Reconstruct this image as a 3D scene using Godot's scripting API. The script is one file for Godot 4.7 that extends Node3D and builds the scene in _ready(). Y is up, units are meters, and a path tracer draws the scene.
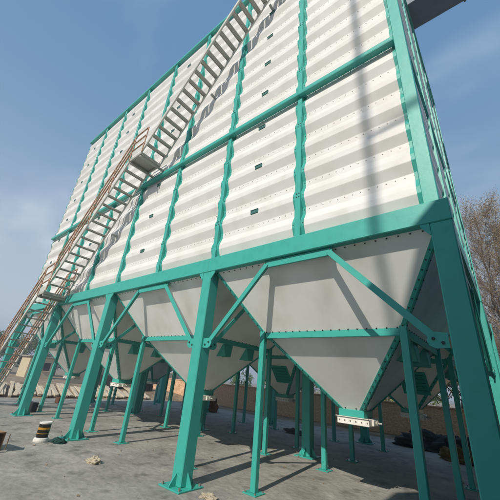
extends Node3D

# ---------------------------------------------------------------- constants
const PW := 2.0            # front wall panel width
const DW := 2.0          # side wall panel width
const WAVE := 0.5625       # corrugation pitch
const WY0 := 3.86          # bottom of lowest corrugated sheet
const NW := 17             # sheets per panel
const DEP := 0.066          # corrugation depth
const BEAM_B := 3.5
const BEAM_T := 3.8
const ZB := -8.0           # back column row
const XL := -16.0

var M := {}                # materials
var wpos := {}             # world position of every group node
var used := {}
var rng := RandomNumberGenerator.new()

# ---------------------------------------------------------------- mesh builder
class Geo:
	var v := PackedVector3Array()
	var n := PackedVector3Array()
	func tri(a: Vector3, b: Vector3, c: Vector3) -> void:      # counter-clockwise seen from outside
		var nn := (b - a).cross(c - a)
		if nn.length_squared() < 1e-16: return
		nn = nn.normalized()
		v.append(a); v.append(c); v.append(b)
		n.append(nn); n.append(nn); n.append(nn)
	func quad(a: Vector3, b: Vector3, c: Vector3, d: Vector3) -> void:
		tri(a, b, c); tri(a, c, d)
	func tri_s(a: Vector3, b: Vector3, c: Vector3, na: Vector3, nb: Vector3, nc: Vector3) -> void:
		v.append(a); v.append(c); v.append(b)
		n.append(na); n.append(nc); n.append(nb)
	func box(xf: Transform3D, s: Vector3, bv := 0.006) -> void:
		var h := s * 0.5
		var k: float = min(bv, min(h.x, min(h.y, h.z)) * 0.45)
		# each face inset by k, then edge and corner chamfers
		for ax in 3:
			for sg in [-1.0, 1.0]:
				var u := (ax + 1) % 3
				var w := (ax + 2) % 3
				var q := []
				for c in [[-1, -1], [1, -1], [1, 1], [-1, 1]]:
					var p := Vector3.ZERO
					p[ax] = sg * h[ax]; p[u] = c[0] * (h[u] - k); p[w] = c[1] * (h[w] - k)
					q.append(xf * p)
				if sg > 0: quad(q[0], q[1], q[2], q[3])
				else: quad(q[3], q[2], q[1], q[0])
		for ax in 3:                       # edges along ax
			var u := (ax + 1) % 3
			var w := (ax + 2) % 3
			for su in [-1.0, 1.0]:
				for sw in [-1.0, 1.0]:
					var pts := []
					for e in [[-1.0, 0], [1.0, 0], [1.0, 1], [-1.0, 1]]:
						var p := Vector3.ZERO
						p[ax] = e[0] * (h[ax] - k)
						if e[1] == 0: p[u] = su * h[u]; p[w] = sw * (h[w] - k)
						else: p[u] = su * (h[u] - k); p[w] = sw * h[w]
						pts.append(xf * p)
					if su * sw < 0: quad(pts[0], pts[1], pts[2], pts[3])
					else: quad(pts[3], pts[2], pts[1], pts[0])
		for sx in [-1.0, 1.0]:
			for sy in [-1.0, 1.0]:
				for sz in [-1.0, 1.0]:
					var a := xf * Vector3(sx * h.x, sy * (h.y - k), sz * (h.z - k))
					var b := xf * Vector3(sx * (h.x - k), sy * h.y, sz * (h.z - k))
					var c := xf * Vector3(sx * (h.x - k), sy * (h.y - k), sz * h.z)
					if sx * sy * sz > 0: tri(a, b, c)
					else: tri(a, c, b)
	func abox(a: Vector3, b: Vector3, bv := 0.006) -> void:        # axis aligned, two corners
		var lo := Vector3(min(a.x, b.x), min(a.y, b.y), min(a.z, b.z))
		var hi := Vector3(max(a.x, b.x), max(a.y, b.y), max(a.z, b.z))
		box(Transform3D(Basis.IDENTITY, (lo + hi) * 0.5), hi - lo, bv)
	func bar(a: Vector3, b: Vector3, w: float, t: float, up := Vector3.UP, bv := 0.004) -> void:
		var d := (b - a).normalized()
		var s := d.cross(up)
		if s.length() < 0.01: s = d.cross(Vector3.RIGHT)
		s = s.normalized()
		var uu := s.cross(d).normalized()
		box(Transform3D(Basis(d, uu, -s if d.cross(uu).dot(s) < 0 else s), (a + b) * 0.5), Vector3(a.distance_to(b), w, t), bv)
	func tube(a: Vector3, b: Vector3, ra: float, rb: float, k := 8, caps := true) -> void:
		var d := (b - a).normalized()
		var s := d.cross(Vector3.UP if abs(d.y) < 0.95 else Vector3.RIGHT).normalized()
		var u := s.cross(d).normalized()
		for i in k:
			var t0 := TAU * i / k
			var t1 := TAU * (i + 1) / k
			var n0 := s * cos(t0) + u * sin(t0)
			var n1 := s * cos(t1) + u * sin(t1)
			var p0 := a + n0 * ra
			var p1 := a + n1 * ra
			var q0 := b + n0 * rb
			var q1 := b + n1 * rb
			tri_s(p0, q1, p1, n0, n1, n1)
			tri_s(p0, q0, q1, n0, n0, n1)
			if caps:
				tri(a, p0, p1); tri(b, q1, q0)
	func lathe(xf: Transform3D, prof: Array, k := 20) -> void:     # prof: [r, y] from bottom to top
		for i in k:
			var t0 := TAU * i / k
			var t1 := TAU * (i + 1) / k
			for j in prof.size() - 1:
				var r0: float = prof[j][0]
				var y0: float = prof[j][1]
				var r1: float = prof[j + 1][0]
				var y1: float = prof[j + 1][1]
				var a := xf * Vector3(cos(t0) * r0, y0, sin(t0) * r0)
				var b := xf * Vector3(cos(t1) * r0, y0, sin(t1) * r0)
				var c := xf * Vector3(cos(t1) * r1, y1, sin(t1) * r1)
				var d := xf * Vector3(cos(t0) * r1, y1, sin(t0) * r1)
				quad(a, d, c, b)
	func plate(q: Array, t: float) -> void:           # outer face q (ccw from outside), thickness t inwards
		var nn: Vector3 = ((q[1] - q[0]) as Vector3).cross(q[2] - q[0]).normalized()
		var r := []
		for p in q: r.append(p - nn * t)
		var m := q.size()
		for i in range(1, m - 1):
			tri(q[0], q[i], q[i + 1]); tri(r[0], r[i + 1], r[i])
		for i in m:
			var j := (i + 1) % m
			quad(q[i], r[i], r[j], q[j])
	func bolt(p: Vector3, nn: Vector3, r := 0.012, hgt := 0.008) -> void:
		var s := nn.cross(Vector3.UP if abs(nn.y) < 0.9 else Vector3.RIGHT).normalized()
		var u := s.cross(nn)
		var top := p + nn * hgt
		for i in 6:
			var t0 := TAU * i / 6
			var t1 := TAU * (i + 1) / 6
			var d0 := (s * cos(t0) + u * sin(t0)) * r
			var d1 := (s * cos(t1) + u * sin(t1)) * r
			var w := nn.dot(d0.cross(d1))
			if w > 0:
				tri(top, top + d0, top + d1); quad(p + d0, p + d1, top + d1, top + d0)
			else:
				tri(top, top + d1, top + d0); quad(p + d1, p + d0, top + d0, top + d1)
	func mesh(off := Vector3.ZERO) -> ArrayMesh:
		var arr := []
		arr.resize(Mesh.ARRAY_MAX)
		var vv := PackedVector3Array()
		vv.resize(v.size())
		for i in v.size(): vv[i] = v[i] - off
		arr[Mesh.ARRAY_VERTEX] = vv
		arr[Mesh.ARRAY_NORMAL] = n
		var m := ArrayMesh.new()
		m.add_surface_from_arrays(Mesh.PRIMITIVE_TRIANGLES, arr)
		return m
	func base() -> Vector3:
		var lo := v[0]
		var hi := v[0]
		for p in v:
			lo = Vector3(min(lo.x, p.x), min(lo.y, p.y), min(lo.z, p.z))
			hi = Vector3(max(hi.x, p.x), max(hi.y, p.y), max(hi.z, p.z))
		return Vector3((lo.x + hi.x) * 0.5, lo.y, (lo.z + hi.z) * 0.5)

# ---------------------------------------------------------------- scene helpers
func numbered(called: String) -> String:
	if not used.has(called):
		used[called] = 0
		return called
	used[called] += 1
	return "%s_%03d" % [called, used[called]]

func tag(o: Node, label := "", category := "", group := "", kind := "") -> Node:
	if label: o.set_meta("label", label)
	if category: o.set_meta("category", category)
	if group: o.set_meta("group", group)
	if kind: o.set_meta("kind", kind)
	return o

func thing(called: String, at: Vector3, label := "", category := "", group := "") -> Node3D:
	var o := Node3D.new()
	o.name = numbered(called)
	add_child(o)
	o.position = at
	wpos[o] = at
	tag(o, label, category, group)
	return o

func holder(called: String, at: Vector3, parent: Node3D) -> Node3D:      # a part made of sub-parts
	var o := Node3D.new()
	o.name = called
	parent.add_child(o, true)
	o.position = at - wpos[parent]
	wpos[o] = at
	return o

func build(g: Geo, called: String, mat: Material, parent: Node3D = null) -> MeshInstance3D:
	var o := MeshInstance3D.new()
	var b := g.base()
	o.mesh = g.mesh(b)
	o.material_override = mat
	if parent == null:
		o.name = numbered(called)
		add_child(o)
		o.position = b
	else:
		o.name = called
		parent.add_child(o, true)
		o.position = b - wpos[parent]
	wpos[o] = b
	return o

func inst(mesh: Mesh, called: String, mat: Material, at: Vector3, parent: Node3D, turn := 0.0) -> MeshInstance3D:
	var o := MeshInstance3D.new()
	o.mesh = mesh
	o.material_override = mat
	o.name = called
	parent.add_child(o, true)
	o.position = at - wpos[parent]
	o.rotation.y = turn
	wpos[o] = at
	return o

# ---------------------------------------------------------------- materials
func ntex(freq: float, seed_: int, cols: Array, offs: Array, oct := 5, type := FastNoiseLite.TYPE_SIMPLEX_SMOOTH, size := 512) -> NoiseTexture2D:
	var nz := FastNoiseLite.new()
	nz.seed = seed_
	nz.frequency = freq
	nz.noise_type = type
	nz.fractal_octaves = oct
	var t := NoiseTexture2D.new()
	t.width = size; t.height = size
	t.seamless = true
	t.noise = nz
	var gr := Gradient.new()
	gr.offsets = PackedFloat32Array(offs)
	gr.colors = PackedColorArray(cols)
	t.color_ramp = gr
	return t

func nbump(freq: float, seed_: int, strength := 4.0, oct := 4, size := 512) -> NoiseTexture2D:
	var nz := FastNoiseLite.new()
	nz.seed = seed_
	nz.frequency = freq
	nz.fractal_octaves = oct
	var t := NoiseTexture2D.new()
	t.width = size; t.height = size
	t.seamless = true
	t.noise = nz
	t.as_normal_map = true
	t.bump_strength = strength
	return t

func mat(c: Color, rough := 0.7, metal := 0.0) -> StandardMaterial3D:
	var m := StandardMaterial3D.new()
	m.albedo_color = c
	m.roughness = rough
	m.metallic = metal
	return m

func tmat(tex: Texture2D, c: Color, scale: float, rough := 0.7, metal := 0.0, bump: Texture2D = null, bs := 0.3) -> StandardMaterial3D:
	var m := mat(c, rough, metal)
	m.albedo_texture = tex
	m.uv1_triplanar = true
	m.uv1_world_triplanar = true
	m.uv1_scale = Vector3.ONE * scale
	if bump:
		m.normal_enabled = true
		m.normal_texture = bump
		m.normal_scale = bs
	return m

func make_materials() -> void:
	var paint := ntex(0.012, 3, [Color(.93, .93, .93), Color(.985, .985, .98), Color(1, 1, 1)], [0.0, 0.45, 1.0], 5)
	var paint_b := nbump(0.02, 5, 2.0)
	M.teal = tmat(paint, Color(.24, .67, .62), 0.6, 0.42, 0.0, paint_b, 0.12)
	var streak := ntex(0.008, 11, [Color(.93, .925, .91), Color(.985, .98, .97), Color(1, 1, 1)], [0.0, 0.40, 0.7], 6)
	M.white = tmat(streak, Color(.873, .872, .862), 0.35, 0.5, 0.0, paint_b, 0.12)
	M.white2 = tmat(streak, Color(.86, .857, .845), 0.27, 0.52, 0.0, paint_b, 0.12)
	M.white3 = tmat(streak, Color(.882, .88, .872), 0.42, 0.48, 0.0, paint_b, 0.12)
	var smut := ntex(0.006, 17, [Color(.84, .83, .81), Color(.95, .945, .93), Color(1, 1, 1)], [0.0, 0.3, 0.6], 6)
	M.hopper = tmat(smut, Color(.945, .945, .93), 0.3, 0.42, 0.0, nbump(0.008, 87, 3.0, 3), 0.22)
	M.gate = tmat(streak, Color(.93, .92, .89), 0.9, 0.45)
	M.bolt = mat(Color(.50, .48, .45), 0.5, 0.2)
	M.bolt_dark = mat(Color(.15, .24, .22), 0.6, 0.1)
	var galv := ntex(0.05, 21, [Color(.72, .73, .74), Color(.9, .9, .9), Color(1, 1, 1)], [0.0, 0.5, 1.0], 4, FastNoiseLite.TYPE_CELLULAR)
	M.galv = tmat(galv, Color(.88, .87, .83), 1.3, 0.5)
	M.galv_dark = tmat(galv, Color(.76, .75, .71), 1.3, 0.6)
	var rust := ntex(0.02, 31, [Color(.50, .28, .17), Color(.68, .47, .34), Color(.77, .70, .63), Color(.84, .81, .76)], [0.0, 0.4, 0.58, 1.0], 5)
	M.rust = tmat(rust, Color(.95, .92, .9), 1.1, 0.85)
	M.steel_grey = tmat(paint, Color(.36, .41, .45), 0.5, 0.5, 0.1)
	# concrete: three layers of stains
	var conc := concrete_texture()
	M.concrete = tmat(conc, Color(1, 1, 1), 0.11, 0.9, 0.0, nbump(0.12, 43, 3.0, 4), 0.25)
	var dirt := ntex(0.01, 51, [Color(.42, .36, .29), Color(.56, .49, .40), Color(.66, .59, .49)], [0.0, 0.5, 1.0], 6)
	M.dirt = tmat(dirt, Color(1, 1, 1), 0.15, 0.95, 0.0, nbump(0.05, 53, 6.0), 0.8)
	var brick := ntex(0.03, 61, [Color(.80, .63, .48), Color(.90, .74, .60), Color(.95, .82, .69)], [0.0, 0.5, 1.0], 5)
	M.brick = tmat(brick, Color(1, 1, 1), 0.5, 0.95, 0.0, nbump(0.06, 63, 6.0), 0.6)
	M.brick2 = tmat(brick, Color(.9, .86, .84), 0.8, 0.95)
	M.mortar = tmat(brick, Color(.97, .95, .93), 0.7, 0.95)
	M.slab_pale = tmat(ntex(0.02, 71, [Color(.58, .53, .45), Color(.76, .71, .62), Color(.83, .79, .71)], [0.0, 0.45, 1.0], 5), Color(1, 1, 1), 0.6, 0.9)
	M.plaster = tmat(streak, Color(.80, .74, .62), 0.4, 0.9)
	M.plaster_grey = tmat(smut, Color(.60, .58, .54), 0.3, 0.9)
	M.annex = tmat(smut, Color(.30, .36, .34), 0.3, 0.8)
	M.dark = tmat(paint, Color(.09, .09, .09), 0.8, 0.7)
	M.black = mat(Color(.05, .05, .05), 0.5)
	M.rubber = mat(Color(.06, .06, .06), 0.9)
	M.glass_dark = mat(Color(.10, .11, .12), 0.2)
	var bark := ntex(0.05, 81, [Color(.24, .19, .15), Color(.40, .33, .27), Color(.5, .43, .36)], [0.0, 0.5, 1.0], 4)
	M.bark = tmat(bark, Color(1, 1, 1), 1.0, 0.95)
	M.twig = mat(Color(.58, .50, .43), 0.95)
	M.dead_leaf = mat(Color(.56, .49, .35), 0.9)
	M.dead_leaf.backlight_enabled = true
	M.dead_leaf.backlight = Color(.2, .12, .05)
	M.leaf = mat(Color(.38, .46, .22), 0.85)
	M.leaf2 = mat(Color(.30, .40, .20), 0.85)
	M.leaf3 = mat(Color(.47, .49, .24), 0.85)
	M.card = tmat(ntex(0.03, 91, [Color(.55, .44, .33), Color(.66, .54, .42)], [0.0, 1.0], 4), Color(1, 1, 1), 1.5, 0.95)
	M.card_in = tmat(ntex(0.03, 91, [Color(.34, .23, .17), Color(.43, .31, .23)], [0.0, 1.0], 4), Color(1, 1, 1), 1.5, 0.95)
	M.tin_white = mat(Color(.86, .85, .82), 0.4)
	M.tin_black = tmat(paint, Color(.11, .11, .08), 2.0, 0.35)
	M.tin_gold = mat(Color(.72, .52, .16), 0.4)
	M.rag = tmat(streak, Color(.70, .66, .58), 3.0, 0.95)
	M.cloth_teal = mat(Color(.08, .25, .23), 0.95)
	M.sack = tmat(dirt, Color(.80, .74, .52), 1.4, 0.95)
	M.sack_brown = tmat(dirt, Color(.75, .55, .42), 1.4, 0.95)
	M.tarp = tmat(paint, Color(.22, .22, .21), 0.9, 0.8)

func concrete_texture() -> ImageTexture:
	var s := 1024
	var img := Image.create(s, s, false, Image.FORMAT_RGB8)
	var a := FastNoiseLite.new(); a.seed = 5; a.frequency = 0.006; a.fractal_octaves = 5
	var b := FastNoiseLite.new(); b.seed = 9; b.frequency = 0.05; b.fractal_octaves = 4
	var c := FastNoiseLite.new(); c.seed = 19; c.frequency = 0.012; c.fractal_octaves = 4
	var d := FastNoiseLite.new(); d.seed = 29; d.frequency = 0.35; d.fractal_octaves = 2
	var ai := a.get_seamless_image(s, s)
	var bi := b.get_seamless_image(s, s)
	var ci := c.get_seamless_image(s, s)
	var di := d.get_seamless_image(s, s)
	for y in s:
		for x in s:
			var va := ai.get_pixel(x, y).r
			var vb := bi.get_pixel(x, y).r
			var vc := ci.get_pixel(x, y).r
			var vd := di.get_pixel(x, y).r
			var l := 0.585 + (va - 0.5) * 0.13 + (vb - 0.5) * 0.07 + (vd - 0.5) * 0.07
			if vc < 0.36: l -= (0.36 - vc) * 0.5              # dark stains
			if vc > 0.66: l += (vc - 0.66) * 0.35
			if absf(va - 0.5) < 0.0025 and vb > 0.45: l -= 0.10     # hairline cracks
			img.set_pixel(x, y, Color(l * 0.99, l * 0.975, l * 0.925))
	img.generate_mipmaps()
	return ImageTexture.create_from_image(img)

# ---------------------------------------------------------------- sky
func make_sky() -> Sky:
	var w := 1024
	var h := 512
	var img := Image.create(w, h, false, Image.FORMAT_RGBF)
	var nz := FastNoiseLite.new(); nz.seed = 77; nz.frequency = 1.0; nz.fractal_octaves = 5
	for y in h:
		var el := (0.5 - (y + 0.5) / h) * PI
		for x in w:
			var az := (x + 0.5) / w * TAU
			var dirv := Vector3(cos(el) * sin(az), sin(el), cos(el) * cos(az))
			var t: float = clamp(sin(max(el, 0.0)), 0.0, 1.0)
			var zen := Color(.078, .178, .325)
			var hor := Color(.57, .63, .66)
			var k := pow(1.0 - t, 2.5)
			var col := zen.lerp(hor, k)
			# thin cirrus: stretched noise on the sky plane
			var q := dirv / maxf(0.12, dirv.y + 0.10)
			var cl := nz.get_noise_3d(q.x * 0.55, q.z * 1.3, 3.0) * 0.5 + 0.5
			var c2 := nz.get_noise_3d(q.x * 1.9, q.z * 3.6, 13.0) * 0.5 + 0.5
			var cov: float = smoothstep(0.50, 0.86, cl * 0.72 + c2 * 0.28) * 0.42 * smoothstep(0.0, 0.12, t)
			col = col.lerp(Color(.62, .68, .73), cov)
			if el < 0.0: col = Color(.30, .28, .25)
			img.set_pixel(x, y, col)
	var pm := PanoramaSkyMaterial.new()
	pm.panorama = ImageTexture.create_from_image(img)
	var s := Sky.new()
	s.sky_material = pm
	return s

# ---------------------------------------------------------------- silo pieces
func wave_z(u: float) -> float:       # u in 0..WAVE from the bottom of a sheet
	if u < 0.17: return -DEP * (1.0 - u / 0.17)
	if u < 0.28: return 0.0
	if u < 0.43: return -DEP * (u - 0.28) / 0.15
	return -DEP

func profile() -> Array:              # [u, z] of one sheet with eased bends
	var r := []
	for u in [0.0, 0.008, 0.162, 0.17, 0.178, 0.272, 0.28, 0.288, 0.422, 0.43, 0.438, WAVE]:
		var z: float = (wave_z(clamp(u - 0.007, 0, WAVE)) + wave_z(clamp(u + 0.007, 0, WAVE)) + wave_z(u)) / 3.0
		r.append([u, z])
	return r

func sheet_geo(w: float, waves := 1) -> Geo:     # faces +z, spans x -w/2..w/2, from y 0
	var g := Geo.new()
	var pr := profile()
	var t := 0.004
	for k in waves:
		for i in pr.size() - 1:
			var y0: float = pr[i][0] + k * WAVE
			var y1: float = pr[i + 1][0] + k * WAVE
			var z0: float = pr[i][1]
			var z1: float = pr[i + 1][1]
			var h := w * 0.5
			g.quad(Vector3(-h, y0, z0), Vector3(h, y0, z0), Vector3(h, y1, z1), Vector3(-h, y1, z1))
			g.quad(Vector3(-h, y1, z1 - t), Vector3(h, y1, z1 - t), Vector3(h, y0, z0 - t), Vector3(-h, y0, z0 - t))
	return g

func wall_bolts(w: float) -> Geo:
	var g := Geo.new()
	var cnt := int(w / 0.118)
	for k in NW:
		for i in cnt:
			var x := -w * 0.5 + (i + 0.5) * w / cnt
			g.bolt(Vector3(x, k * WAVE + 0.515 + (0.004 if i % 2 else 0.0), -DEP), Vector3(0, 0, 1), 0.008, 0.005)
	return g

func post_geo(corner := 0) -> Geo:               # vertical teal post with corrugated flanges, faces +z
	var g := Geo.new()
	var pr := profile()
	var hgt := NW * WAVE
	var lo := -0.05
	if corner == 0:
		g.abox(Vector3(-0.052, lo, -0.06), Vector3(0.052, hgt, 0.03), 0.006)
	for side in [-1.0, 1.0]:
		if corner != 0 and side == corner: continue
		var xa: float = side * 0.04
		var xb: float = side * 0.112
		if corner != 0:
			xa = side * 0.10
			xb = side * 0.185
		for k in NW:
			for i in pr.size() - 1:
				var y0: float = pr[i][0] + k * WAVE
				var y1: float = pr[i + 1][0] + k * WAVE
				var z0: float = pr[i][1] + 0.008
				var z1: float = pr[i + 1][1] + 0.008
				var a := Vector3(min(xa, xb), y0, z0)
				var b := Vector3(max(xa, xb), y0, z0)
				var c := Vector3(max(xa, xb), y1, z1)
				var d := Vector3(min(xa, xb), y1, z1)
				g.quad(a, b, c, d)
				# edge thickness
				var e0 := Vector3(xb, y0, z0 - 0.014)
				var e1 := Vector3(xb, y1, z1 - 0.014)
				if side > 0: g.quad(b, e0, e1, c)
				else: g.quad(a, d, e1, e0)
	return g

func post_bolts(corner := 0) -> Geo:
	var g := Geo.new()
	for k in NW:
		if k % 3 == 1:
			for dy in [0.0, 0.07]:
				for dx in [-0.024, 0.024]:
					g.bolt(Vector3(dx + (-0.02 if corner else 0.0), k * WAVE + 0.2 + dy, 0.03 if corner == 0 else 0.045), Vector3(0, 0, 1), 0.011, 0.008)
		for side in [-1.0, 1.0]:
			if corner != 0: continue
			g.bolt(Vector3(side * 0.092, k * WAVE + 0.225, 0.008), Vector3(0, 0, 1), 0.009, 0.006)
			g.bolt(Vector3(side * 0.092, k * WAVE + 0.51, -DEP + 0.008), Vector3(0, 0, 1), 0.009, 0.006)
	return g

func build_walls(silo: Node3D) -> void:
	var sheet_f := sheet_geo(PW - 0.02).mesh()
	var sheet_s := sheet_geo(DW - 0.02).mesh()
	var bolts_f := wall_bolts(PW - 0.24).mesh()
	var bolts_s := wall_bolts(DW - 0.24).mesh()
	var whites := [M.white, M.white2, M.white3]
	# front, seen sheet by sheet
	for i in 8:
		var at := Vector3(-PW * (i + 0.5), WY0, 0)
		var pn := holder("wall_panel", at, silo)
		for k in NW:
			inst(sheet_f, "wall_sheet", whites[rng.randi() % 3], at + Vector3(0, k * WAVE, 0), pn)
		tag(inst(bolts_f, "bolts", M.bolt, at, pn), "", "", "", "stuff")
		if i % 2 == 1:
			for k in range(1, NW - 1, 2):
				var g := Geo.new()
				var y := WY0 + k * WAVE + 0.228
				g.abox(Vector3(at.x - 0.095, y - 0.042, -0.01), Vector3(at.x + 0.095, y + 0.042, 0.016), 0.005)
				g.abox(Vector3(at.x - 0.10, y + 0.034, 0.016), Vector3(at.x + 0.10, y + 0.046, 0.026), 0.003)
				build(g, "tie_plate", M.tie, pn)
	# right side
	for j in 4:
		var at := Vector3(0, WY0, -DW * (j + 0.5))
		var pn := holder("wall_panel", at, silo)
		for k in NW:
			inst(sheet_s, "wall_sheet", whites[rng.randi() % 3], at + Vector3(0, k * WAVE, 0), pn, PI / 2)
		tag(inst(bolts_s, "bolts", M.bolt, at, pn, PI / 2), "", "", "", "stuff")
	# left side and back, out of sight: whole panels
	var pan_s := sheet_geo(DW - 0.02, NW).mesh()
	var pan_f := sheet_geo(PW - 0.02, NW).mesh()
	for j in 4: inst(pan_s, "wall_panel", M.white, Vector3(XL, WY0, -DW * (j + 0.5)), silo, -PI / 2)
	for i in 8: inst(pan_f, "wall_panel", M.white, Vector3(-PW * (i + 0.5), WY0, ZB), silo, PI)
	# posts
	var post := post_geo().mesh()
	var pbolt := post_bolts().mesh()
	for i in range(1, 8):
		var h := inst(post, "post", M.teal, Vector3(-PW * i, WY0, 0), silo)
		tag(inst(pbolt, "bolts", M.bolt_dark, Vector3(-PW * i, WY0, 0), h), "", "", "", "stuff")
		inst(post, "post", M.teal, Vector3(-PW * i, WY0, ZB), silo, PI)
	for j in range(1, 4):
		var h := inst(post, "post", M.teal, Vector3(0, WY0, -DW * j), silo, PI / 2)
		inst(post, "post", M.teal, Vector3(XL, WY0, -DW * j), silo, -PI / 2)
	for c in [[0.0, 0.0], [XL, 0.0], [0.0, ZB], [XL, ZB]]:
		var x: float = c[0]
		var z: float = c[1]
		var sx := 1.0 if x == 0.0 else -1.0
		var sz := 1.0 if z == 0.0 else -1.0
		var hgt := WY0 + NW * WAVE
		if x < -1.0 and sz > 0:                  # far left: flanges only, the sheets stand proud of it
			var ge := Geo.new()
			ge.abox(Vector3(x - 0.03, BEAM_T + 0.002, -0.14), Vector3(x + 0.06, hgt, -DEP - 0.01), 0.006)
			var ep := build(ge, "corner_post", M.teal, silo)
			inst(post_geo(-1).mesh(), "flange", M.teal, Vector3(x - 0.12, WY0, 0), ep)
			continue
		var g := Geo.new()                       # L of two plates with rounded heel
		g.abox(Vector3(x - sx * 0.13, BEAM_T + 0.002, z + sz * 0.012), Vector3(x + sx * 0.045, hgt, z + sz * 0.045), 0.01)
		g.abox(Vector3(x + sx * 0.012, BEAM_T + 0.002, z - sz * 0.13), Vector3(x + sx * 0.0445, hgt - 0.001, z + sz * 0.02), 0.01)
		var cp := build(g, "corner_post", M.teal, silo)
		if sz > 0:
			inst(post_geo(int(sx)).mesh(), "flange", M.teal, Vector3(x, WY0, 0), cp)
			if sx > 0: inst(post_geo(-1).mesh(), "flange", M.teal, Vector3(x, WY0, 0), cp, PI / 2)

func build_frame(silo: Node3D) -> void:
	var H := 0.118
	# ring beam at the foot of the walls: long front and back beams, cross beams between them
	for z in [0.0, -4.0, ZB]:
		for i in 4:
			var g := Geo.new()
			var x1 := -4.0 * i
			var x0 := -4.0 * (i + 1)
			if i == 0: x1 += 0.14
			if i == 3: x0 -= 0.14
			g.abox(Vector3(x0 + 0.0015, BEAM_B, z - 0.12), Vector3(x1 - 0.0015, BEAM_T, z + 0.12), 0.012)
			build(g, "ring_beam", M.teal, silo)
	for i in 5:
		for j in 2:
			var z1 := -4.0 * j - 0.122
			var z0 := -4.0 * (j + 1) + 0.122
			var g := Geo.new()
			g.abox(Vector3(-4.0 * i - 0.11, BEAM_B + 0.002, z0), Vector3(-4.0 * i + 0.11, BEAM_T - 0.002, z1), 0.012)
			build(g, "cross_beam", M.teal, silo)
	# middle beam round the wall
	for i in 8:
		var g := Geo.new()
		var x1 := -PW * i - 0.001
		var x0 := -PW * (i + 1) + 0.001
		if i == 0: x1 = -0.131
		g.abox(Vector3(x0, 7.135, -0.02), Vector3(x1, 7.152, 0.105), 0.003)
		g.abox(Vector3(x0, 7.153, 0.085), Vector3(x1, 7.245, 0.105), 0.004)
		g.abox(Vector3(x0, 7.1535, -0.02), Vector3(x1, 7.235, 0.084), 0.003)
		build(g, "middle_beam", M.teal, silo)
	for j in 4:
		var g := Geo.new()
		g.abox(Vector3(-0.02, 7.14, -DW * (j + 1) + 0.001), Vector3(0.034, 7.24, -DW * j - 0.131), 0.006)
		build(g, "middle_beam", M.teal, silo)
	# top edge
	var ty := WY0 + NW * WAVE
	for a in [[Vector3(XL - 0.05, ty, -0.14), Vector3(0.06, ty + 0.12, 0.07)], [Vector3(XL - 0.05, ty, ZB - 0.07), Vector3(0.06, ty + 0.12, ZB + 0.14)], [Vector3(-0.14, ty, ZB + 0.141), Vector3(0.06, ty + 0.118, -0.141)], [Vector3(XL - 0.05, ty, ZB + 0.141), Vector3(XL + 0.14, ty + 0.118, -0.141)]]:
		var g := Geo.new()
		g.abox(a[0], a[1], 0.01)
		build(g, "top_beam", M.teal, silo)
	var rf := Geo.new()
	rf.plate([Vector3(XL, ty + 0.14, 0.0), Vector3(0, ty + 0.14, 0.0), Vector3(0, ty + 0.5, -4.0), Vector3(XL, ty + 0.5, -4.0)], 0.02)
	rf.plate([Vector3(XL, ty + 0.5, -4.002), Vector3(0, ty + 0.5, -4.002), Vector3(0, ty + 0.14, ZB), Vector3(XL, ty + 0.14, ZB)], 0.02)
	rf.plate([Vector3(0, ty + 0.1, 0), Vector3(0, ty + 0.1, ZB), Vector3(0, ty + 0.49, -4.0)], 0.02)
	build(rf, "roof", M.white2, silo)
	# columns
	for i in 5:
		for j in 3:
			var x := -4.0 * i + (0.018 if i == 0 else 0.0)
			var z := -4.0 * j
			var g := Geo.new()
			g.abox(Vector3(x - H, 0.02, z - H), Vector3(x + H, BEAM_B - 0.002, z + H), 0.012)
			var c := build(g, "column", M.teal, silo)
			var b := Geo.new()
			b.abox(Vector3(x - 0.25, 0.0, z - 0.25), Vector3(x + 0.25, 0.022, z + 0.25), 0.004)
			build(b, "base_plate", M.teal, c)
			if j == 0:
				var ab := Geo.new()
				for sx in [-1, 1]:
					for sz in [-1, 1]: ab.bolt(Vector3(x + sx * 0.2, 0.022, z + sz * 0.2), Vector3.UP, 0.018, 0.035)
				tag(build(ab, "bolts", M.bolt, c), "", "", "", "stuff")
			for s in [[1, 0], [-1, 0], [0, 1], [0, -1]]:
				var gg := Geo.new()
				var d := Vector3(s[0], 0, s[1])
				var e := Vector3(-s[1], 0, s[0]) * 0.007
				var o := Vector3(x, 0.0, z) + d * (H - 0.002)
				var q := [o + Vector3(0, 0.023, 0), o + d * 0.125 + Vector3(0, 0.023, 0), o + d * 0.125 + Vector3(0, 0.045, 0), o + Vector3(0, 0.21, 0)]
				var qq := []
				for p in q: qq.append(p + e * (1 if true else 0))
				var nn: Vector3 = (qq[1] - qq[0]).cross(qq[2] - qq[0])
				if nn.dot(e) < 0: qq.reverse()
				gg.plate(qq, 0.014)
				build(gg, "gusset", M.teal, c)
			# haunches under the beam
			for s in [-1.0, 1.0]:
				if (i == 0 and s > 0) or (i == 4 and s < 0): continue
				var gg := Geo.new()
				var xo: float = x + s * H
				var zf: float = z + 0.116
				var q := [Vector3(xo, BEAM_B - 0.15, zf), Vector3(xo + s * 0.012, BEAM_B - 0.15, zf), Vector3(xo + s * 0.10, BEAM_B - 0.03, zf), Vector3(xo + s * 0.10, BEAM_B - 0.003, zf), Vector3(xo, BEAM_B - 0.003, zf)]
				if s < 0: q.reverse()
				gg.plate(q, 0.02)
				build(gg, "haunch", M.teal, c)
	# hangers and diagonal braces on every frame line
	for j in 3:
		for i in 4:
			brace_set(silo, Vector3(-4.0 * i, 0, -4.0 * j), Vector3(-1, 0, 0), 4.0, j == 0 or i < 2)
	for i in 5:
		for j in 2:
			brace_set(silo, Vector3(-4.0 * i, 0, -4.0 * j), Vector3(0, 0, -1), 4.0, i < 3)

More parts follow.
